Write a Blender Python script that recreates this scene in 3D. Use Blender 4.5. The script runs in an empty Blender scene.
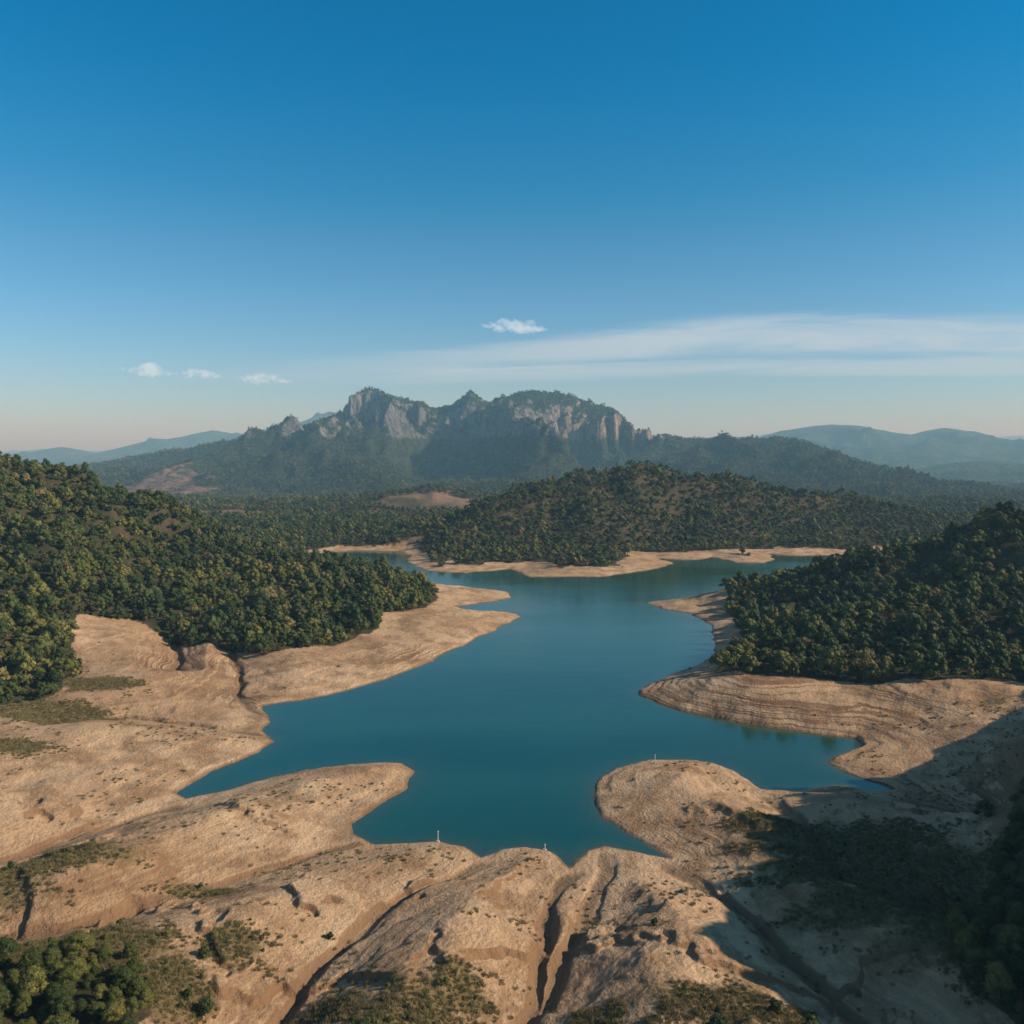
import bpy, math, random, time
import numpy as np
from mathutils import Vector
T0=time.time()
rng=np.random.default_rng(7); random.seed(7)
scene=bpy.context.scene
scene.view_settings.view_transform='Standard'; scene.view_settings.look='None'; scene.view_settings.exposure=0
CAM_H=100.0; F=900.0; HZ=455.0
# image pixel (u, v) -> metric ground point (x east, y north) at elevation z
def G(u,v,z=0.0):
    D=(CAM_H-z)*F/(v-HZ); return ((u-512.0)*D/F, D)
# ---------------------------------------------------------------- noise
PERM=rng.permutation(256).astype(np.int32); ang=rng.random(256)*2*np.pi
GX=np.cos(ang).astype(np.float32); GY=np.sin(ang).astype(np.float32)
def perlin(x,y):
    xi=np.floor(x).astype(np.int32); yi=np.floor(y).astype(np.int32)
    fx=(x-xi).astype(np.float32); fy=(y-yi).astype(np.float32)
    u=fx*fx*fx*(fx*(fx*6-15)+10); v=fy*fy*fy*(fy*(fy*6-15)+10)
    def g(a,b,dx,dy):
        i=PERM[(PERM[(xi+a)&255]+yi+b)&255]; return GX[i]*dx+GY[i]*dy
    a=g(0,0,fx,fy); b=g(1,0,fx-1,fy); c=g(0,1,fx,fy-1); d=g(1,1,fx-1,fy-1)
    return ((a+u*(b-a))*(1-v)+(c+u*(d-c))*v)*1.5
def fbm(x,y,lam,octv=4,gain=.5,off=0.0):
    s=0;a=1;f=1.0/lam;n=0
    for i in range(octv):
        s=s+a*perlin(x*f+off+i*17.3,y*f-off+i*9.1); n+=a; a*=gain; f*=2.03
    return s/n
def ridged(x,y,lam,octv=4,off=0.0):
    s=0;a=1;f=1.0/lam;n=0
    for i in range(octv):
        s=s+a*(1-np.abs(perlin(x*f+off+i*13.7,y*f+off+i*5.3))*1.6); n+=a; a*=.5; f*=2.07
    return s/n
def sstep(a,b,x):
    t=np.clip((x-a)/(b-a),0,1); return t*t*(3-2*t)
# ---------------------------------------------------------------- shoreline
LP=[(570,868),(552,852),(525,846),(500,850),(480,857),(466,846),(440,841),(400,843),(374,845),(352,834),(352,824),(380,806),(408,788),(415,772),(405,762),(370,763),(320,768),(270,777),(232,790),(185,799),(175,793),(215,770),(255,753),(275,742),(262,730),(272,722),(262,706),(300,701),(340,692),(380,681),(430,662),(470,642),(505,625),(521,617),(510,613),(470,611),(452,607),(475,604),(512,598),(505,592),(470,588),(440,585),
(395,576),(330,564),(305,556),(350,550.5),(400,551),(410,556),(408,562),(425,571),(465,573),(510,569),(530,577),(600,577),(650,570),(674,563),(660,559),(700,560),(712,557),(740,563),(765,563),(776,559),(768,554),(800,556),(890,553),(920,557),(960,565),
(940,572),(850,576),(780,578),(735,584),(715,592),(680,599),(648,603),(660,609),(690,613),(712,626),(714,640),(716,655),(690,668),(650,684),(638,695),(680,711),(730,722),(800,731),(858,738),(864,746),(835,756),(826,763),(850,775),(878,784),(890,790),(870,790),(835,785),(800,790),(762,789),(735,772),(715,763),(685,759),(650,761),(615,769),(597,785),(591,801),(603,817),(635,838),(668,858),(640,852),(605,845),(585,850)]
LAKE=np.array([G(*p) for p in LP],dtype=np.float32)
def seg_dist(x,y,P,closed=True,inside=False):
    n=len(P); best=np.full(x.shape,1e12,np.float32); ins=np.zeros(x.shape,bool)
    for i in range(n if closed else n-1):
        ax,ay=P[i]; bx,by=P[(i+1)%n]; dx=bx-ax; dy=by-ay
        t=np.clip(((x-ax)*dx+(y-ay)*dy)/(dx*dx+dy*dy+1e-9),0,1)
        d=(x-ax-t*dx)**2+(y-ay-t*dy)**2; np.minimum(best,d,out=best)
        if inside:
            c=((ay>y)!=(by>y))
            if dy!=0: ins^= c&(x<(bx-ax)*(y-ay)/dy+ax)
    d=np.sqrt(best); return (d,ins) if inside else d
def lake_sd(x,y):
    d,ins=seg_dist(x,y,LAKE,True,True)
    s=np.where(ins,-d,d)
    k=np.clip(y/250,.8,3.5)
    return s+ (fbm(x,y,22,3)*1.6+fbm(x,y,6,2,off=5)*.6)*k
def inpoly(x,y,P):
    n=len(P); ins=np.zeros(x.shape,bool)
    for i in range(n):
        ax,ay=P[i]; bx,by=P[(i+1)%n]
        if by==ay: continue
        ins^=((ay>y)!=(by>y))&(x<(bx-ax)*(y-ay)/(by-ay)+ax)
    return ins
def ridge(x,y,pts):
    out=np.zeros(x.shape,np.float32)
    for (ax,ay,ah,aw),(bx,by,bh,bw) in zip(pts[:-1],pts[1:]):
        dx=bx-ax; dy=by-ay
        t=np.clip(((x-ax)*dx+(y-ay)*dy)/(dx*dx+dy*dy),0,1)
        d=np.sqrt((x-ax-t*dx)**2+(y-ay-t*dy)**2); h=ah+t*(bh-ah); w=aw+t*(bw-aw)
        q=np.clip(1-d/w,0,1); q=q*q*(3-2*q)*.6+q*.4
        np.maximum(out,h*q,out=out)
    return out
R_LEFT=[(-900,700,105,420),(-620,660,96,330),(-385,650,74,280),(-235,640,24,200),(-150,625,4,140),(-70,600,0,60)]
R_LEFT2=[(-420,640,62,200),(-330,520,34,150),(-270,440,16,90)]
R_LEFT3=[(-235,640,22,140),(-190,540,14,90)]
R_RIGHT=[(720,560,90,260),(420,560,58,170),(310,560,42,130),(250,565,26,105),(205,575,14,85),(165,600,6,60)]
R_RIGHT2=[(520,480,72,190),(330,465,32,120),(250,455,20,95),(190,440,11,75),(112,425,4,45)]
R_NR=[(170,60,55,75),(170,150,54,82),(200,225,48,80),(255,300,32,72),(330,360,34,80)]
R_MID=[(-230,960,2,110),(-120,1000,8,130),(-20,1040,34,150),(40,1080,50,150),(130,1130,64,170),(190,1160,63,180),(260,1180,55,190),(340,1190,46,180),(430,1200,31,170),(540,1180,8,120)]
R_MID2=[(130,1120,56,110),(90,1010,34,85),(70,930,8,60)]
R_MID3=[(250,1180,50,110),(235,1060,34,75),(215,980,10,55)]
R_MID4=[(10,1060,38,100),(-30,980,20,75),(-50,900,6,50)]
R_MID5=[(360,1190,40,100),(370,1090,22,75),(350,1020,5,55)]
R_BACK=[(-900,1480,22,200),(-420,1480,8,200),(-260,1460,14,170),(-130,1460,32,130),(0,1520,16,180),(200,1600,8,200),(500,1600,10,250),(800,1500,8,250)]
GUL=[[(571,866),(556,890),(548,930),(536,975),(528,1040)],
     [(474,856),(430,872),(385,905),(345,945),(300,985),(255,1040)],
     [(356,832),(300,850),(240,872),(190,892),(120,918),(60,935),(-60,950)],
     [(183,797),(130,812),(70,835),(0,862),(-60,880)],
     [(262,707),(235,690),(242,672),(232,655)],
     [(268,728),(200,722),(130,716),(60,722)],
     [(665,857),(705,880),(745,915),(790,960),(850,1010),(900,1050)],
     [(605,846),(600,880),(592,915),(560,960),(540,1000)],
     [(905,795),(950,805),(1010,815),(1100,830)],
     [(180,672),(176,645)],
     [(763,790),(800,815),(850,870),(960,910)]]
GUL=[np.array([G(u,v,3.0) for u,v in g],dtype=np.float32) for g in GUL]
def H(x,y,masks=False):
    x=x.astype(np.float32); y=y.astype(np.float32)
    sd=lake_sd(x,y)
    s=np.maximum(sd,0)
    hb=11+4*fbm(x,y,140,2,off=3)+np.where(y<260,3,0)*1.0
    slope=.20+.09*fbm(x,y,60,2,off=8)
    slope=np.where(y>700,.10,slope)
    slope=slope+.22*sstep(40,90,x)*sstep(300,340,y)*sstep(470,430,y)
    bank=hb*(1-np.exp(-s*slope/hb))
    edge=.35*sstep(0,1.5,s)
    und=(fbm(x,y,38,4,off=2)*1.7+fbm(x,y,90,2,off=12)*2.2)*sstep(2,30,s)
    near=y<470
    gd=np.full(x.shape,1e3,np.float32)
    xn=x[near]+fbm(x[near],y[near],30,4,off=31)*4; yn=y[near]+fbm(x[near],y[near],30,4,off=47)*4
    g=np.full(xn.shape,1e3,np.float32)
    for P in GUL: g=np.minimum(g,seg_dist(xn,yn,P,False))
    gd[near]=g
    kk=np.where(y<262,.26,.42)
    carve=kk+(1-kk)*(1-np.exp(-(gd/13.0)**2))
    z=(bank+und)*carve+edge
    gw=1.5+1.3*fbm(x,y,25,2,off=66)
    z-=1.6*np.exp(-(gd/gw)**2)*sstep(1,8,s)
    # rills and small cut scarps, strongest on the near ground
    ro=.35+.65*sstep(.0,.25,fbm(x,y,70,2,off=91)+.05)
    rl=ridged(x+fbm(x,y,20,2,off=21)*6,y,26,6,off=6)
    z+=(rl-.6)*1.5*ro*sstep(3,25,s)
    z+=fbm(x,y,5,4,gain=.55,off=71)*.2*sstep(1,6,s)
    sc=fbm(x,y,40,5,gain=.55,off=60)
    z+=1.2*sstep(.04,.12,sc)*sstep(8,24,s)*(y<250)
    # wave-cut steps left by the falling water level
    st=z/1.0+fbm(x,y,60,2,off=88)*.8; fr=st-np.floor(st)
    amp=np.where(y<480,1.0,.0)*sstep(-.1,.2,fbm(x,y,45,3,off=44)+.05)*np.where(y<250,.35,1)
    z+=amp*(sstep(.35,.65,fr)-fr)*.5
    hn=fbm(x,y,130,4,off=20); rn=ridged(x,y,150,4,off=40)-.55
    hill=np.zeros_like(z)
    for R in (R_LEFT,R_LEFT2,R_LEFT3,R_RIGHT,R_RIGHT2,R_NR,R_MID,R_MID2,R_MID3,R_MID4,R_MID5,R_BACK):
        np.maximum(hill,ridge(x,y,R),out=hill)
    hs=sstep(4,40,s)
    z+=hill*hs*(1+.20*hn)+rn*np.minimum(hill,60)*.7*hs
    z+=sstep(1250,1600,y)*(2+8*fbm(x,y,400,3,off=70))
    z=np.maximum(z,.05+.25*sstep(0,3,s))
    zw=-np.minimum(-np.minimum(sd,0)*.3,9)-.02
    z=np.where(sd>0,z,zw)
    if masks: return z,sd,gd,hill
    return z
# ---------------------------------------------------------------- masks
LF=[(-900,330)]+[G(u,v,8) for u,v in [(-160,760),(-60,725),(0,704),(50,697),(82,672),(72,645),(85,634),(130,630),(200,641),(270,650),(330,642),(372,628),(385,613),(425,606)]]+[(-52,625),(-85,690),(-300,860),(-1400,1000)]
RF=[G(u,v,8) for u,v in [(712,668),(760,677),(840,684),(930,687),(1024,694),(1150,702)]]+[(900,400),(1200,700),(260,690)]+[G(u,v,6) for u,v in [(790,580),(722,592),(735,612),(745,640)]]
NF=[G(u,v,14) for u,v in [(-160,945),(-40,940),(40,945),(115,940),(145,968),(138,1015),(110,1100),(-200,1200)]]
NF2=[G(u,v,16) for u,v in [(990,850),(958,880),(965,950),(1030,1000),(1300,1000),(1300,740),(1040,745),(1010,800)]]
NF3=[G(u,v,14) for u,v in [(330,1022),(370,1000),(410,1016),(430,1080),(300,1090)]]
NF4=[G(u,v,14) for u,v in [(700,1016),(720,1000),(760,1022),(780,1080),(690,1090)]]
GRASS=[(850,822,9,26,10),(900,850,9,22,10),(950,860,10,20,14),(770,812,8,14,6),(20,872,7,18,6),(70,862,7,14,4),(-10,880,7,18,8),(50,712,6,26,9),(100,690,6,18,7),(15,755,5,14,5),(90,935,12,16,9),(40,940,12,16,9),(400,1000,12,14,8),(880,900,9,18,7),(330,975,12,8,6),(740,985,12,16,7),(200,870,7,8,3),(980,900,12,22,18),(160,965,12,9,9),(600,985,11,6,4),(230,930,10,7,6),(460,960,11,6,5),(820,850,9,16,7)]
STR=[(760,700,4,30,22),(870,705,4,30,22),(660,700,2,14,14),(900,770,5,30,12),(980,785,6,30,12),(180,665,6,24,20),(690,840,4,12,10),(400,650,4,22,16),(250,690,4,20,12)]
def blob(x,y,L):
    m=np.zeros(x.shape,np.float32)
    for u,v,z,rx,ry in L:
        cx,cy=G(u,v,z); m=np.maximum(m,np.exp(-((x-cx)/rx)**2-((y-cy)/(ry*1.4))**2))
    return m
BARE=[(-137,1400,75,34),(-800,2050,100,170),(-700,1950,60,90),(-420,1330,60,30),(470,1330,60,24),(-560,1300,70,24)]
def forest_mask(x,y,sd,hill):
    m=np.zeros(x.shape,np.float32)
    n=fbm(x,y,45,3,off=90)
    dd=fbm(x,y,20,2,off=14)*5
    for P in (LF,RF,NF,NF2,NF3,NF4):
        m=np.maximum(m,inpoly(x+dd,y+dd,P).astype(np.float32))
    far=(y>720)&((sd+n*30)>np.where((np.abs(x-60)<420)&(y<1250),np.where(x>-60,33,24),60))
    m=np.where(y>720,np.maximum(m*(sd>12),far.astype(np.float32)),m)
    for cx,cy,rx,ry in BARE:
        m=np.where(((x-cx)/rx)**2+((y-cy)/ry)**2+n*1.6<1,0,m)
    return m*(sd>3)
# ---------------------------------------------------------------- mesh helpers
def grid_mesh(name,X,Y,Z,mat,col=None):
    ny,nx=X.shape; me=bpy.data.meshes.new(name)
    co=np.stack([X,Y,Z],-1).reshape(-1,3).astype(np.float32)
    i=np.arange(ny*nx,dtype=np.int32).reshape(ny,nx)
    q=np.stack([i[:-1,:-1],i[:-1,1:],i[1:,1:],i[1:,:-1]],-1).reshape(-1)
    nf=len(q)//4
    me.vertices.add(len(co)); me.vertices.foreach_set('co',co.ravel())
    me.loops.add(len(q)); me.loops.foreach_set('vertex_index',q)
    me.polygons.add(nf); me.polygons.foreach_set('loop_start',np.arange(0,nf*4,4,dtype=np.int32))
    try: me.polygons.foreach_set('loop_total',np.full(nf,4,dtype=np.int32))
    except Exception: pass
    me.polygons.foreach_set('use_smooth',np.ones(nf,dtype=bool))
    me.update(calc_edges=True)
    if col is not None:
        a=me.color_attributes.new('mask','FLOAT_COLOR','POINT'); a.data.foreach_set('color',col.reshape(-1).astype(np.float32))
    me.materials.append(mat); o=bpy.data.objects.new(name,me); scene.collection.objects.link(o); return o
class NT:
    def __init__(s,mat): s.t=mat.node_tree; s.n=s.t.nodes; s.n.clear()
    def new(s,ty,**k):
        n=s.n.new(ty)
        for a,b in k.items(): setattr(n,a,b)
        return n
    def put(s,sock,v):
        if isinstance(v,bpy.types.NodeSocket): s.t.links.new(v,sock)
        elif v is not None:
            if hasattr(sock.default_value,'__len__') and len(sock.default_value)==4 and hasattr(v,'__len__') and len(v)==3: v=(*v,1)
            sock.default_value=v
    def m(s,op,a,b=None,c=None,clamp=False):
        n=s.new('ShaderNodeMath',operation=op,use_clamp=clamp)
        for i,v in enumerate((a,b,c)): 
            if v is not None: s.put(n.inputs[i],v)
        return n.outputs[0]
    def mix(s,f,a,b,blend='MIX'):
        n=s.new('ShaderNodeMix',data_type='RGBA',blend_type=blend,clamp_factor=True)
        s.put(n.inputs[0],f); s.put(n.inputs[6],a); s.put(n.inputs[7],b); return n.outputs[2]
    def rng(s,v,a,b,c=0.,d=1.,smooth=True):
        n=s.new('ShaderNodeMapRange'); n.interpolation_type='SMOOTHSTEP' if smooth else 'LINEAR'
        s.put(n.inputs[0],v)
        for i,q in enumerate((a,b,c,d)): s.put(n.inputs[i+1],q)
        return n.outputs[0]
    def noise(s,vec,scale,detail=4,rough=.55,dist=0):
        n=s.new('ShaderNodeTexNoise'); s.put(n.inputs['Vector'],vec); s.put(n.inputs['Scale'],scale); s.put(n.inputs['Detail'],detail); s.put(n.inputs['Roughness'],rough); s.put(n.inputs['Distortion'],dist); return n.outputs[0]
    def vmul(s,vec,v):
        n=s.new('ShaderNodeVectorMath',operation='MULTIPLY'); s.put(n.inputs[0],vec); n.inputs[1].default_value=v; return n.outputs[0]
    def bump(s,h,st,dist):
        n=s.new('ShaderNodeBump'); s.put(n.inputs['Height'],h); n.inputs['Strength'].default_value=st; n.inputs['Distance'].default_value=dist; return n.outputs[0]
    def out(s,surf=None,vol=None):
        o=s.new('ShaderNodeOutputMaterial')
        if surf: s.t.links.new(surf,o.inputs[0])
        if vol: s.t.links.new(vol,o.inputs[1])
    def bsdf(s,col,rough,normal=None,spec=.3):
        b=s.new('ShaderNodeBsdfPrincipled'); s.put(b.inputs['Base Color'],col); s.put(b.inputs['Roughness'],rough); s.put(b.inputs['Specular IOR Level'],spec)
        if normal: s.put(b.inputs['Normal'],normal)
        return b.outputs[0]
def newmat(name):
    m=bpy.data.materials.new(name); m.use_nodes=True; return m,NT(m)
# ---------------------------------------------------------------- ground material
mg,n=newmat('reservoir_soil')
geo=n.new('ShaderNodeNewGeometry'); P=geo.outputs['Position']
sepP=n.new('ShaderNodeSeparateXYZ'); n.put(sepP.inputs[0],P); Zp=sepP.outputs[2]
sepN=n.new('ShaderNodeSeparateXYZ'); n.put(sepN.inputs[0],geo.outputs['Normal']); NZ=sepN.outputs[2]
att=n.new('ShaderNodeAttribute'); att.attribute_name='mask'
sc=n.new('ShaderNodeSeparateColor'); n.put(sc.inputs[0],att.outputs['Color']); mF,mG,mW,mS=sc.outputs[0],sc.outputs[1],sc.outputs[2],att.outputs['Alpha']
n1=n.noise(P,.018,3); n2=n.noise(P,.08,4,.6); n3=n.noise(P,1.1,4,.65); n4=n.noise(P,.35,4,.65)
c=n.mix(n.rng(n1,.35,.65),(.66,.435,.26),(.50,.30,.165))
c=n.mix(n.rng(n2,.42,.64,0,.85),c,(.33,.19,.10))
c=n.mix(n.rng(n4,.5,.72,0,.4),c,(.70,.485,.30))
# old water lines following the contours
cz=n.new('ShaderNodeCombineXYZ'); n.put(cz.inputs[2],n.m('ADD',Zp,n.m('MULTIPLY',n2,1.4)))
n.put(cz.inputs[0],n.m('MULTIPLY',sepP.outputs[0],.012)); n.put(cz.inputs[1],n.m('MULTIPLY',sepP.outputs[1],.012))
st=n.noise(n.vmul(cz.outputs[0],(1,1,2.2)),1.0,3,.75)
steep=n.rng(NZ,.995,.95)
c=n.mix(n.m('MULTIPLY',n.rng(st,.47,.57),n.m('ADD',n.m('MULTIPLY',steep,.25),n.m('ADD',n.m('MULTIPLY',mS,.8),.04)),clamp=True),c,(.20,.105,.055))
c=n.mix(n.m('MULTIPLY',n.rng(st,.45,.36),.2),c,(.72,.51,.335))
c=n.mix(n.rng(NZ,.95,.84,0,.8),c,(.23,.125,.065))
c=n.mix(n.rng(n3,.52,.72,0,.55),c,(.25,.15,.082))
c=n.mix(n.m('MULTIPLY',mW,.6),c,(.17,.105,.06))
c=n.mix(n.rng(Zp,.5,.1,0,.75),c,(.17,.115,.068))
gm=n.rng(n.m('ADD',mG,n.m('MULTIPLY',n.m('SUBTRACT',n.m('ADD',n.m('MULTIPLY',n2,.6),n.m('MULTIPLY',n3,.4)),.5),1.8)),.30,.66)
gc=n.mix(n.rng(n4,.35,.65),(.11,.095,.036),(.22,.15,.068))
c=n.mix(n.m('MULTIPLY',gm,.85),c,gc)
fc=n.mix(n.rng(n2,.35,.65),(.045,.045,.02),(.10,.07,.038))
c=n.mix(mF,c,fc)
c=n.mix(n.rng(sepP.outputs[1],1250,1350,0,.85),c,n.mix(n.rng(n1,.4,.6),(.24,.15,.10),(.07,.075,.035)))
hgt=n.m('ADD',n.m('MULTIPLY',n3,.8),n.m('ADD',n.m('MULTIPLY',n4,1.0),n.m('MULTIPLY',st,n.m('ADD',.2,n.m('MULTIPLY',mS,1.1)))))
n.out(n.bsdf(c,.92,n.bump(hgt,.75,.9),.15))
# ---------------------------------------------------------------- terrain sheet
Ys=[88.0]
while Ys[-1]<1900: d=Ys[-1]; Ys.append(d+min(1.4*d*d/90000,.0042*d))
while Ys[-1]<32000: Ys.append(Ys[-1]*1.06)
Ys=np.array(Ys,np.float32); U=np.linspace(-1.0,1.0,1100).astype(np.float32)
X=U[None,:]*Ys[:,None]; Y=np.repeat(Ys[:,None],len(U),1)
Xr=X.ravel(); Yr=Y.ravel()
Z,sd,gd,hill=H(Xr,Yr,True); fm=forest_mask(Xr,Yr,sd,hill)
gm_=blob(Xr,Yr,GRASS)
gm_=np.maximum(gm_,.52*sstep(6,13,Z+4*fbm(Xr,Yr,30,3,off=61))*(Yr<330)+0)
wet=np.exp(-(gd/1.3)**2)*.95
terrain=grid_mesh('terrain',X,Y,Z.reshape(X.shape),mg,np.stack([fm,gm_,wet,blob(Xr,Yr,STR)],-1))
print('terrain',X.shape,time.time()-T0)
# ---------------------------------------------------------------- water
mw,n=newmat('lake_water')
geo=n.new('ShaderNodeNewGeometry'); P=geo.outputs['Position']
att=n.new('ShaderNodeAttribute'); att.attribute_name='mask'
sc=n.new('ShaderNodeSeparateColor'); n.put(sc.inputs[0],att.outputs['Color'])
big=n.noise(n.vmul(P,(.005,.014,1)),1,4)
c=n.mix(n.rng(big,.3,.7),(.005,.056,.043),(.012,.090,.068))
c=n.mix(n.m('MULTIPLY',sc.outputs[1],.85),c,(.018,.058,.020))
c=n.mix(n.m('MULTIPLY',sc.outputs[0],.8),c,(.055,.08,.045))
rip=n.m('ADD',n.noise(n.vmul(P,(.5,.9,1)),1,3,.6),n.m('MULTIPLY',n.noise(n.vmul(P,(.05,.11,1)),1,2),1.5))
n.out(n.bsdf(c,n.rng(big,.35,.65,.03,.16),n.bump(rip,.13,.3),.5))
wy=np.concatenate([np.arange(90,420,1.2),np.geomspace(420,1300,260)]).astype(np.float32); wu=np.linspace(-1.0,1.0,500).astype(np.float32)
WX=wu[None]*wy[:,None]; WY=np.repeat(wy[:,None],len(wu),1)
wsd=lake_sd(WX.ravel(),WY.ravel())
gx,gy=G(800,760)
shal=np.exp(-np.maximum(-wsd,0)/3.2); green=np.exp(-((WX.ravel()-gx)/48)**2-((WY.ravel()-gy)/38)**2)
grid_mesh('lake_water',WX,WY,np.zeros_like(WX),mw,np.stack([shal,green,shal*0,shal*0+1],-1))
# ---------------------------------------------------------------- mountain
MC=[(-1800,2700,20),(-1296,2700,62),(-1086,2700,103),(-846,2700,146),(-636,2700,185),(-531,2700,218),(-490,2700,258),(-432,2700,304),(-366,2700,280),(-306,2700,264),(-270,2700,256),(-246,2700,240),(-186,2700,248),(-126,2700,290),(-66,2700,254),(24,2700,284),(90,2700,288),(144,2700,284),(204,2700,264),(264,2690,254),(318,2690,222),(366,2680,168),(414,2660,158),(550,2600,142),(700,2480,146),(780,2400,138),(870,2320,92),(960,2200,58),(1040,2080,30),(1150,1950,8),(1500,1800,2),(2200,1700,0)]
MC=np.array(MC,np.float32)
def M(x,y,rock=False):
    wx=fbm(x,y,420,3,off=101)*90; wy=fbm(x,y,380,3,off=111)*70
    cy=np.interp(x,MC[:,0],MC[:,1]); dd=cy-y
    fall=sstep(0,250,np.abs(dd))
    xs=x+wx*fall
    crest=np.interp(xs,MC[:,0],MC[:,2])
    cliffH=np.interp(xs+fbm(x,y,60,2,off=55)*20,[-620,-500,-440,-370,-320,-290,-262,-235,-175,-150,-110,-70,-20,110,150,230,320,380,460],[0,30,105,85,20,60,62,12,10,82,95,12,5,8,60,112,118,64,0])
    L=np.interp(x,[-1800,-1000,0,600,1100,2200],[700,900,1150,1050,600,400])
    t=np.clip((dd+wy*fall)/L,0,1); tb=np.clip(-(dd)/700,0,1)
    body=np.maximum(crest-cliffH,0)
    f=np.where(dd>0,(1-t)**1.5,(1-tb)**1.5)
    jag=ridged(x,y*.4,85,5,off=77)
    cl_d=np.interp(xs,[-500,-430,-300,-200,-126,0,120,230,330],[25,60,50,30,70,60,110,150,60])+(jag-.6)*130+wx*.15
    wdt=14+24*np.clip(fbm(x,y,60,2,off=59)+.4,0,1)
    top=sstep(wdt,0,dd-cl_d)*sstep(-330,-120,dd)*.8+.2*sstep(wdt+70,20,dd-cl_d)*sstep(-330,-120,dd)
    z=body*f+cliffH*top
    rn=(ridged(x+wx*.6,y*.6+wy,360,5,off=140)-.62)
    z+=rn*np.clip(body*f,0,170)*1.7*np.clip(fall+.03,0,1)
    z+=fbm(x,y,90,4,off=33)*np.clip(z,0,120)*.12
    z+=(jag-.6)*28*top*(cliffH>25)
    return z-6+8*sstep(1.0,.8,t)
mx=np.arange(-1900,2300,5.0,dtype=np.float32); my=np.concatenate([np.arange(1400,2450,7),np.arange(2450,2760,3.0),np.arange(2760,3500,14)]).astype(np.float32)
MX,MY=np.meshgrid(mx,my); MZ=M(MX.ravel(),MY.ravel()).reshape(MX.shape).astype(np.float32)
gyy,gxx=np.gradient(MZ,my,mx); slope=np.sqrt(gxx**2+gyy**2)
rn_=fbm(MX.ravel(),MY.ravel(),40,3,off=19).reshape(MX.shape)
rock=sstep(.95,1.4,slope+rn_*.6)*sstep(125,170,MZ)
mm,n=newmat('mountain_rock_and_forest_floor')
geo=n.new('ShaderNodeNewGeometry'); P=geo.outputs['Position']
att=n.new('ShaderNodeAttribute'); att.attribute_name='mask'
sc=n.new('ShaderNodeSeparateColor'); n.put(sc.inputs[0],att.outputs['Color'])
r1=n.noise(n.vmul(P,(.07,.07,.02)),1,5,.75,.8); r2=n.noise(P,.05,5,.7)
sp=n.new('ShaderNodeSeparateXYZ'); n.put(sp.inputs[0],P)
rc=n.mix(n.rng(sp.outputs[0],60,200),(.27,.25,.24),(.50,.345,.285))
rc=n.mix(n.rng(r1,.38,.6),n.mix(1,rc,(.27,.29,.29),'MULTIPLY'),rc); rc=n.mix(n.rng(r2,.52,.68,0,.7),rc,(.05,.06,.035))
fc=n.mix(n.rng(r2,.35,.65),(.035,.052,.024),(.06,.075,.035))
fc=n.mix(sc.outputs[1],fc,n.mix(n.rng(r2,.4,.6),(.38,.23,.17),(.12,.10,.06)))
rf=n.rng(n.m('ADD',sc.outputs[0],n.m('MULTIPLY',n.m('SUBTRACT',r2,.5),1.1)),.35,.6)
n.out(n.bsdf(n.mix(rf,fc,rc),.95,n.bump(n.m('ADD',r1,r2),1.0,14),.1))
bare=np.zeros(MX.shape,np.float32); nn=fbm(MX.ravel(),MY.ravel(),45,3,off=90).reshape(MX.shape)
for cx,cy,rx,ry in BARE: bare=np.maximum(bare,sstep(1.1,.7,((MX-cx)/rx)**2+((MY-cy)/ry)**2+nn*1.6))
grid_mesh('mountain',MX,MY,MZ,mm,np.stack([rock,bare,rock*0,rock*0+1],-1))
# ---------------------------------------------------------------- distant hills
mh,n=newmat('distant_forest')
geo=n.new('ShaderNodeNewGeometry'); P=geo.outputs['Position']
r1=n.noise(P,.012,6,.7); r2=n.noise(P,.05,3,.7)
n.out(n.bsdf(n.mix(n.rng(r1,.35,.65),(.025,.045,.025),(.06,.08,.04)),.95,n.bump(n.m('ADD',r1,r2),1,18),.1))
def far_hills(name,y0,prof,wid,seed,lam):
    pr=np.array([((u-512)*y0/F,100+(HZ-v)*y0/F) for u,v in prof],np.float32)
    x=np.arange(pr[0,0],pr[-1,0],y0*.003,dtype=np.float32); y=np.arange(y0-wid,y0+wid*.6,y0*.004,dtype=np.float32)
    A,B=np.meshgrid(x,y); a=A.ravel(); b=B.ravel()
    w=fbm(a,b,lam,3,off=seed)*lam*.35; d=(y0-b)/wid
    hgt=np.interp(a+w*np.clip(abs(d)*4,0,1),pr[:,0],pr[:,1])
    f=np.where(d>0,np.clip(1-d,0,1)**1.3,np.clip(1+d/.6,0,1)**1.3)
    z=hgt*f*(1+(ridged(a,b,lam,5,off=seed+3)-.62)*1.1*np.clip(abs(d)*5,0.08,1))-8
    return grid_mesh(name,A,B,z.reshape(A.shape),mh)
far_hills('hills',5200,[(640,470),(740,442),(780,429),(815,424),(850,424),(880,428),(910,433),(945,426),(975,428),(1010,438),(1060,446),(1150,440),(1300,455)],1900,5,600)
far_hills('hills',3300,[(860,480),(900,470),(940,462),(985,458),(1030,462),(1080,452),(1160,448),(1260,470)],900,45,380)
far_hills('hills',6300,[(-300,455),(-100,448),(20,452),(60,445),(95,452),(140,441),(180,436),(215,429),(245,433),(270,425),(300,419),(330,411),(370,415),(420,430),(520,445)],1500,15,600)
far_hills('hills',11000,[(-500,450),(-200,446),(0,452),(40,448),(110,451),(200,440),(330,436),(500,450),(700,441),(760,434),(850,437),(1000,436),(1100,430),(1400,450)],2500,25,1400)
print('hills',time.time()-T0)
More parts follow.
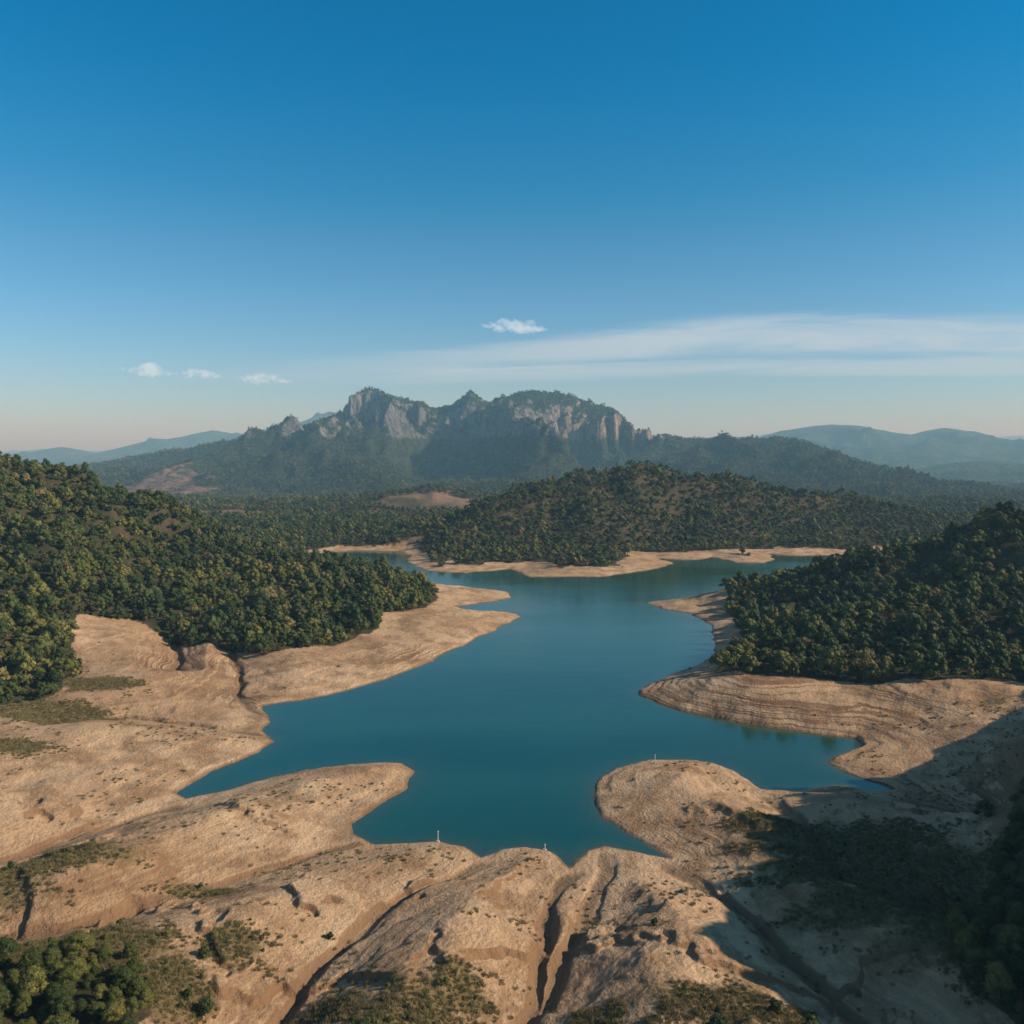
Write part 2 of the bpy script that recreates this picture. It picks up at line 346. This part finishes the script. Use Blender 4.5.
# ---------------------------------------------------------------- trees
ml,n=newmat('leaves')
oi=n.new('ShaderNodeObjectInfo'); rp=n.new('ShaderNodeValToRGB'); n.put(rp.inputs[0],oi.outputs['Random'])
cr=rp.color_ramp; cr.elements[0].position=0; cr.elements[0].color=(.036,.052,.019,1); cr.elements[1].position=1; cr.elements[1].color=(.20,.145,.07,1)
for p_,c_ in ((.3,(.062,.082,.025,1)),(.65,(.108,.118,.034,1)),(.93,(.16,.15,.046,1))):
    e=cr.elements.new(p_); e.color=c_
geo=n.new('ShaderNodeNewGeometry')
ln=n.noise(n.vmul(oi.outputs['Location'],(1,1,1)),.022,3,.6)
base=n.mix(n.rng(ln,.40,.62),n.mix(1,rp.outputs[0],(.62,.72,.75),'MULTIPLY'),n.mix(1,rp.outputs[0],(1.28,1.16,1.0),'MULTIPLY'))
c=n.mix(n.rng(geo.outputs['Random Per Island'],0,1,0,1,False),n.mix(1,base,(.78,.8,.78),'MULTIPLY'),n.mix(1,base,(1.25,1.22,1.15),'MULTIPLY'))
n.out(n.bsdf(c,.7,None,.2))
mb,n=newmat('bark'); geo=n.new('ShaderNodeNewGeometry'); n.out(n.bsdf(n.mix(n.noise(geo.outputs['Position'],3),(.09,.065,.045),(.20,.15,.11)),.9))
def cone(V,Fc,Mi,a,b,ra,rb,k=6):
    a=np.array(a);b=np.array(b);d=b-a;d/=np.linalg.norm(d)+1e-9
    s=np.cross(d,[.3,.9,.1]);s/=np.linalg.norm(s);t=np.cross(d,s);o=len(V)
    for c,r in ((a,ra),(b,rb)):
        for i in range(k):
            an=2*math.pi*i/k; V.append(c+r*(math.cos(an)*s+math.sin(an)*t))
    for i in range(k): Fc.append((o+i,o+(i+1)%k,o+k+(i+1)%k,o+k+i)); Mi.append(1)
def tree_proto(name,seed,height,rad,nl,leaf,nleaf,coll,low=.35,core=.62,trunk=True):
    r=np.random.default_rng(seed); V=[];Fc=[];Mi=[]
    lobes=[]
    for i in range(nl):
        an=6.28*(i*.618+.1*r.random()); fr=math.sqrt((i+.5)/nl); rr=rad*.68*fr; h=height*(.86-(.86-low)*fr**1.8*(.7+.5*r.random()))
        lobes.append((np.array([rr*math.cos(an),rr*math.sin(an),h]),rad*(.32+.22*r.random())))
    if trunk:
        cone(V,Fc,Mi,(0,0,-1.0),(0,0,height*.45),height*.032,height*.022,7); cone(V,Fc,Mi,(0,0,height*.45),(.1,.1,height*.8),height*.022,height*.008,6)
        for c,q in lobes[:6]: cone(V,Fc,Mi,(0,0,height*(.25+.2*r.random())),c,height*.013,height*.004,4)
    for c,q in lobes:
        o=len(V); nlat,nlon=4,7
        V.append(c+[0,0,q*.7*core/.62])
        for a in range(1,nlat):
            for b_ in range(nlon):
                th=math.pi*a/nlat; ph=2*math.pi*b_/nlon; k=q*(core-.1+.22*r.random())
                V.append(c+k*np.array([math.sin(th)*math.cos(ph),math.sin(th)*math.sin(ph),math.cos(th)*.85]))
        V.append(c-[0,0,q*.5]); last=len(V)-1
        for b_ in range(nlon):
            Fc.append((o,o+1+b_,o+1+(b_+1)%nlon)); Mi.append(0)
            for a in range(nlat-2):
                p=o+1+a*nlon; Fc.append((p+b_,p+nlon+b_,p+nlon+(b_+1)%nlon,p+(b_+1)%nlon)); Mi.append(0)
            p=o+1+(nlat-2)*nlon; Fc.append((p+b_,last,p+(b_+1)%nlon)); Mi.append(0)
        for j in range(nleaf//len(lobes)):
            d=r.normal(size=3); d[2]=d[2]*.8+.25; d/=np.linalg.norm(d); p=c+d*q*(.74+.34*r.random()**1.5)*np.array([1,1,.85])
            nrm=d+r.normal(size=3)*.45; nrm/=np.linalg.norm(nrm); s=np.cross(nrm,r.normal(size=3)); s/=np.linalg.norm(s); t=np.cross(nrm,s)
            l=leaf*(.6+.8*r.random()); w=l*.7; o2=len(V)
            V+= [p-s*l*.5,p+t*w*.5+nrm*l*.1,p+s*l*.5,p-t*w*.5+nrm*l*.06]; Fc.append((o2,o2+1,o2+2,o2+3)); Mi.append(0)
    me=bpy.data.meshes.new(name); me.from_pydata([tuple(map(float,v)) for v in V],[],Fc); me.materials.append(ml); me.materials.append(mb)
    me.polygons.foreach_set('material_index',Mi); me.update()
    ob=bpy.data.objects.new(name,me); coll.objects.link(ob); return ob
cf=bpy.data.collections.new('forest_tree_kinds'); cfar=bpy.data.collections.new('mountain_tree_kinds'); cn=bpy.data.collections.new('grove_tree_kinds'); cg=bpy.data.collections.new('grass_tuft_kinds')
for i in range(8): tree_proto('forest_tree',i,8.0+1.5*(i%3),3.4+.6*(i%3),8+i%4,.8,340,cf,core=.72)
for i in range(5): tree_proto('mountain_tree',30+i,8.0+1.5*(i%3),3.8+.5*(i%2),5,1.6,60,cfar,core=.8)
for i in range(5): tree_proto('broadleaf_tree',50+i,7+1.1*i,3.2+.3*i,15,.40,3800,cn,low=.3,core=.62)
mgr,n=newmat('dry_grass'); oi=n.new('ShaderNodeObjectInfo'); n.out(n.bsdf(n.mix(oi.outputs['Random'],(.10,.10,.035),(.28,.21,.095)),.85))
def tuft(seed,kind):
    r=np.random.default_rng(seed);V=[];Fc=[]
    for j in range(60):
        an=r.random()*6.28; q=.55*math.sqrt(r.random()); p=np.array([q*math.cos(an),q*math.sin(an),0]); a2=r.random()*6.28; s=np.array([math.cos(a2),math.sin(a2),0])
        h=.25+.5*r.random(); o=len(V); V+=[p-s*.05,p+s*.05,p+np.array([r.normal()*.15,r.normal()*.15,h])]; Fc.append((o,o+1,o+2))
    me=bpy.data.meshes.new('grass_tuft'); me.from_pydata([tuple(map(float,v)) for v in V],[],Fc); me.materials.append(mgr)
    ob=bpy.data.objects.new('grass_tuft',me); cg.objects.link(ob)
for i in range(4): tuft(i,0)
def scatter(name,x,y,z,scale,coll,kinds,zs=None):
    N=len(x); me=bpy.data.meshes.new(name); me.vertices.add(N)
    me.vertices.foreach_set('co',np.stack([x,y,z],-1).astype(np.float32).ravel())
    a=me.attributes.new('sca','FLOAT_VECTOR','POINT'); r=rng.random(N); sv=np.stack([scale,scale,scale*(.65+.5*r)],-1).astype(np.float32); a.data.foreach_set('vector',sv.ravel())
    a=me.attributes.new('rot','FLOAT_VECTOR','POINT'); rv=np.stack([rng.normal(size=N)*.06,rng.normal(size=N)*.06,rng.random(N)*6.28],-1).astype(np.float32); a.data.foreach_set('vector',rv.ravel())
    a=me.attributes.new('kind','INT','POINT'); a.data.foreach_set('value',rng.integers(0,kinds,N).astype(np.int32))
    ob=bpy.data.objects.new(name,me); scene.collection.objects.link(ob)
    ng=bpy.data.node_groups.new(name,'GeometryNodeTree'); ng.interface.new_socket(name='Geometry',in_out='INPUT',socket_type='NodeSocketGeometry'); ng.interface.new_socket(name='Geometry',in_out='OUTPUT',socket_type='NodeSocketGeometry')
    gi=ng.nodes.new('NodeGroupInput'); go=ng.nodes.new('NodeGroupOutput'); ip=ng.nodes.new('GeometryNodeInstanceOnPoints'); ci=ng.nodes.new('GeometryNodeCollectionInfo')
    ci.inputs['Collection'].default_value=coll; ci.inputs['Separate Children'].default_value=True; ci.inputs['Reset Children'].default_value=True
    def na(nm,ty):
        q=ng.nodes.new('GeometryNodeInputNamedAttribute'); q.data_type=ty; q.inputs['Name'].default_value=nm
        return [o for o in q.outputs if o.enabled and o.name=='Attribute'][0]
    L=ng.links.new
    L(gi.outputs[0],ip.inputs['Points']); L(ci.outputs[0],ip.inputs['Instance']); ip.inputs['Pick Instance'].default_value=True
    L(na('kind','INT'),ip.inputs['Instance Index']); L(na('rot','FLOAT_VECTOR'),ip.inputs['Rotation']); L(na('sca','FLOAT_VECTOR'),ip.inputs['Scale']); L(ip.outputs[0],go.inputs[0])
    md=ob.modifiers.new('instances','NODES'); md.node_group=ng; return ob
def jgrid(x0,x1,y0,y1,s):
    a,b=np.meshgrid(np.arange(x0,x1,s),np.arange(y0,y1,s)); a=a.ravel()+rng.uniform(-.5,.5,a.size)*s; b=b.ravel()+rng.uniform(-.5,.5,b.size)*s
    k=np.abs(a)<b*.72+25; return a[k].astype(np.float32),b[k].astype(np.float32)
x,y=jgrid(-700,700,250,720,4.6); z,sd,gd_,hl=H(x,y,True); k=(forest_mask(x,y,sd,hl)>.5)&(rng.random(len(x))<.95)
sa=.34+.85*rng.random(k.sum())**2.2
scatter('forest',x[k],y[k],z[k]-.6,sa,cf,8)
x,y=jgrid(-1300,1300,720,1750,7.2); z,sd,gd_,hl=H(x,y,True); mz=M(x,y); k=forest_mask(x,y,sd,hl)>.5
xb,yb,zb=x[k],y[k],np.maximum(z,mz)[k]; sb=.5+.6*rng.random(len(xb))**1.5
scatter('forest',xb,yb,zb-.6,sb,cfar,5)
x,y=jgrid(-1750,1750,1750,2760,9)
ix=np.clip(((x+1900)/5).astype(int),0,len(mx)-1); iy=np.clip(np.searchsorted(my,y),0,len(my)-1)
mzz=M(x,y); tz=H(x,y); bz=bare[iy,ix]; rk=rock[iy,ix]
k=(bz<.5)&(rk+rng.random(len(x))*.4<.5)
scatter('mountain_forest',x[k],y[k],np.maximum(mzz,tz)[k]-1.2,(.55+.45*rng.random(k.sum())),cfar,5)
print('forest',len(sa),len(xb),k.sum(),time.time()-T0)
x,y=jgrid(-260,260,95,255,3.0); z,sd,gd_,hl=H(x,y,True); k=forest_mask(x,y,sd,hl)>.5
k2=(~k)&(sd>12)&(blob(x,y,GRASS)+rng.random(len(x))*.9>1.2)
xs=np.r_[x[k],x[k2]]; ys=np.r_[y[k],y[k2]]; zs=np.r_[z[k],z[k2]]; ss=np.r_[.24+.40*rng.random(k.sum())**1.5,.05+.12*rng.random(k2.sum())**2]
scatter('grove',xs,ys,zs-.15,ss,cn,5)
x,y=jgrid(-260,260,95,420,.85); g=blob(x,y,GRASS); nz=fbm(x,y,7,3,off=9); k=(g+nz*.7+rng.random(len(x))*.35>.66)|((y<330)&(rng.random(len(x))<.09*sstep(.0,.3,nz+fbm(x,y,30,2,off=13)))); x,y=x[k],y[k]; z,sd,gd_,hl=H(x,y,True); k=sd>5
scatter('grass',x[k],y[k],z[k],(.5+.6*rng.random(k.sum())),cg,4)
print('grass',k.sum(),time.time()-T0)
def one(v): return float(H(np.array([v[0]],np.float32),np.array([v[1]],np.float32))[0])
for i,(u,v,hh) in enumerate([(205,942,2.2),(205,990,2.6),(188,982,1.6),(810,1016,3.2),(775,995,2.0),(985,812,4.5),(330,905,1.2),(655,905,1.3),(905,835,2.0),(120,905,1.2)]):
    ob=tree_proto('shrub',100+i,hh,hh*.62,8,.28,900,scene.collection,low=.15,trunk=True)
    gx_,gy_=G(u,v,10); ob.location=(gx_,gy_,one((gx_,gy_))-.1)
mp,n=newmat('weathered_white_paint'); geo=n.new('ShaderNodeNewGeometry'); n.out(n.bsdf(n.mix(n.noise(geo.outputs['Position'],4),(.75,.73,.68),(.5,.47,.42)),.6))
for (u,v,hh) in [(438,838,2.6),(655,764,2.6),(545,846,1.4)]:
    V=[];Fc=[];Mi=[]; cone(V,Fc,Mi,(0,0,-.5),(0,0,hh),.13,.10,8); cone(V,Fc,Mi,(0,0,hh),(0,0,hh+.25),.2,.05,8); cone(V,Fc,Mi,(0,0,-.3),(0,0,.35),.5,.42,8)
    me=bpy.data.meshes.new('marker_post'); me.from_pydata([tuple(map(float,q)) for q in V],[],Fc); me.materials.append(mp); ob=bpy.data.objects.new('marker_post',me); scene.collection.objects.link(ob)
    gx_,gy_=G(u,v,1); ob.location=(gx_,gy_,one((gx_,gy_)))
# ---------------------------------------------------------------- haze layers
import bmesh
def haze(name,dens,col,x0,x1,y0,y1,z0,z1):
    ma,n=newmat(name); vs=n.new('ShaderNodeVolumeScatter'); vs.inputs['Color'].default_value=col; vs.inputs['Density'].default_value=dens; vs.inputs['Anisotropy'].default_value=.0; n.out(None,vs.outputs[0])
    bm=bmesh.new(); bmesh.ops.create_cube(bm,size=1); bmesh.ops.scale(bm,verts=bm.verts,vec=(x1-x0,y1-y0,z1-z0)); bmesh.ops.translate(bm,verts=bm.verts,vec=((x0+x1)/2,(y0+y1)/2,(z0+z1)/2))
    me=bpy.data.meshes.new(name); bm.to_mesh(me); bm.free(); me.materials.append(ma); o=bpy.data.objects.new(name,me); scene.collection.objects.link(o)
haze('haze',.000085,(.42,.74,1,1),-25000,25000,-15000,35000,-30,370)
haze('valley_haze',.00016,(.34,.74,1,1),-24000,24000,1250,34000,-25,345)
# ---------------------------------------------------------------- clouds
mc,n=newmat('cloud_vapour'); vs=n.new('ShaderNodeVolumeScatter'); vs.inputs['Color'].default_value=(1,1,1,1); vs.inputs['Density'].default_value=.0045; vs.inputs['Anisotropy'].default_value=.0
em=n.new('ShaderNodeEmission'); em.inputs['Color'].default_value=(.8,.88,.95,1); em.inputs['Strength'].default_value=.0022  # faint glow added to the vapour, stands in for multiple scattering
ad=n.new('ShaderNodeAddShader'); n.put(ad.inputs[0],vs.outputs[0]); n.put(ad.inputs[1],em.outputs[0]); n.out(None,ad.outputs[0])
def cloud(u,v,w,h,seed):
    r=random.Random(seed); D=8000; cx=(u-512)*D/F; cz=CAM_H+(HZ-v)*D/F; W_=w*D/F; Hh=h*D/F
    bm=bmesh.new()
    for i in range(44):
        t=r.uniform(-1,1); q=Hh*.27*(1.1-abs(t)**1.3)*r.uniform(.4,1.2)
        m=bmesh.ops.create_icosphere(bm,subdivisions=2,radius=max(q,10))
        bmesh.ops.scale(bm,verts=m['verts'],vec=(1.9,1.3,.8))
        bmesh.ops.translate(bm,verts=m['verts'],vec=(t*W_*.5,r.uniform(-1,1)*W_*.14,r.uniform(-.2,.4)*Hh*(1-abs(t))+t*Hh*-.15))
    me=bpy.data.meshes.new('cloud'); bm.to_mesh(me); bm.free(); me.materials.append(mc)
    ob=bpy.data.objects.new('cloud',me); ob.location=(cx,D,cz); scene.collection.objects.link(ob)
    rm=ob.modifiers.new('union','REMESH'); rm.mode='VOXEL'; rm.voxel_size=6
    tx=bpy.data.textures.new('billow','CLOUDS'); tx.noise_scale=34; tx.noise_depth=5
    dm=ob.modifiers.new('billow','DISPLACE'); dm.texture=tx; dm.strength=80; dm.mid_level=.54
cloud(517,328,70,19,1); cloud(148,372,50,15,2); cloud(198,375,50,13,3); cloud(264,380,58,14,4)
# ---------------------------------------------------------------- light & sky
EL=math.radians(27); AZ=math.radians(99)
S=Vector((math.cos(EL)*math.sin(AZ),math.cos(EL)*math.cos(AZ),math.sin(EL)))
ld=bpy.data.lights.new('sun','SUN'); ld.energy=5.0; ld.angle=math.radians(.5); ld.color=(1,.87,.68)
lo=bpy.data.objects.new('sun',ld); lo.rotation_euler=S.to_track_quat('Z','Y').to_euler(); scene.collection.objects.link(lo); lo.location=(300,0,400)
w=bpy.data.worlds.new('World'); scene.world=w; w.use_nodes=True
n=NT(w)
sky=n.new('ShaderNodeTexSky'); sky.sky_type='NISHITA'; sky.sun_disc=False; sky.sun_elevation=EL; sky.sun_rotation=AZ; sky.altitude=300; sky.dust_density=.6; sky.ozone_density=3
tc=n.new('ShaderNodeTexCoord'); sx=n.new('ShaderNodeSeparateXYZ'); n.put(sx.inputs[0],tc.outputs['Generated'])
yy=n.m('MAXIMUM',sx.outputs[1],.05); ax=n.m('DIVIDE',sx.outputs[0],yy); ez=n.m('DIVIDE',sx.outputs[2],yy)
tn=n.mix(n.rng(sx.outputs[2],0,.28,0,1,False),(1.12,1.12,1.25),(.28,1.02,1.18)); tn=n.mix(n.rng(sx.outputs[2],.20,.42),tn,(.0,.98,1.3)); tn=n.mix(n.rng(sx.outputs[2],.5,.75),tn,(.75,.62,.55))  # overhead part, out of view, warmed and dimmed to make shadow fill less blue
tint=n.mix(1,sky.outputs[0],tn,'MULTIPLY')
cb=n.new('ShaderNodeCombineXYZ'); n.put(cb.inputs[0],n.m('MULTIPLY',ax,2.6)); n.put(cb.inputs[1],n.m('MULTIPLY',n.m('SUBTRACT',ez,n.m('MULTIPLY',ax,.035)),40))
st=n.noise(cb.outputs[0],1,7,.66,.8)
def band(c0,c1,w0,w1,a0,a1):
    cen=n.rng(ax,-.3,.35,c0,c1); hw=n.rng(ax,-.3,.3,w0,w1)
    b=n.m('SUBTRACT',1,n.m('DIVIDE',n.m('ABSOLUTE',n.m('SUBTRACT',ez,cen)),hw),clamp=True)
    q=n.m('MULTIPLY',n.rng(n.m('ADD',st,n.m('MULTIPLY',b,.3)),.42,.82),n.rng(b,0,.6))
    return n.m('MULTIPLY',q,n.rng(ax,a0,a1,.0,1))
m_=n.m('ADD',band(.096,.133,.018,.032,-.42,.2),n.m('MULTIPLY',band(.084,.098,.012,.016,-.45,.1),.75),clamp=True)
m_=n.m('MULTIPLY',m_,n.rng(sx.outputs[1],.1,.3))
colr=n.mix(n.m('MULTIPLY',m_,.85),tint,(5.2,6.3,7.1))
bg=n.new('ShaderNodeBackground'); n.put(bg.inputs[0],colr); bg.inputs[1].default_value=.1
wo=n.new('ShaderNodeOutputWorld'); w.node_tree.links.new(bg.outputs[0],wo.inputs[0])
# ---------------------------------------------------------------- camera
cd=bpy.data.cameras.new('camera'); cd.sensor_width=36; cd.lens=36*F/1024; cd.shift_y=-(512-HZ)/1024; cd.clip_start=1; cd.clip_end=80000
co=bpy.data.objects.new('camera',cd); co.location=(0,0,CAM_H); co.rotation_euler=(math.radians(90),0,0); scene.collection.objects.link(co); scene.camera=co
print('done',time.time()-T0)
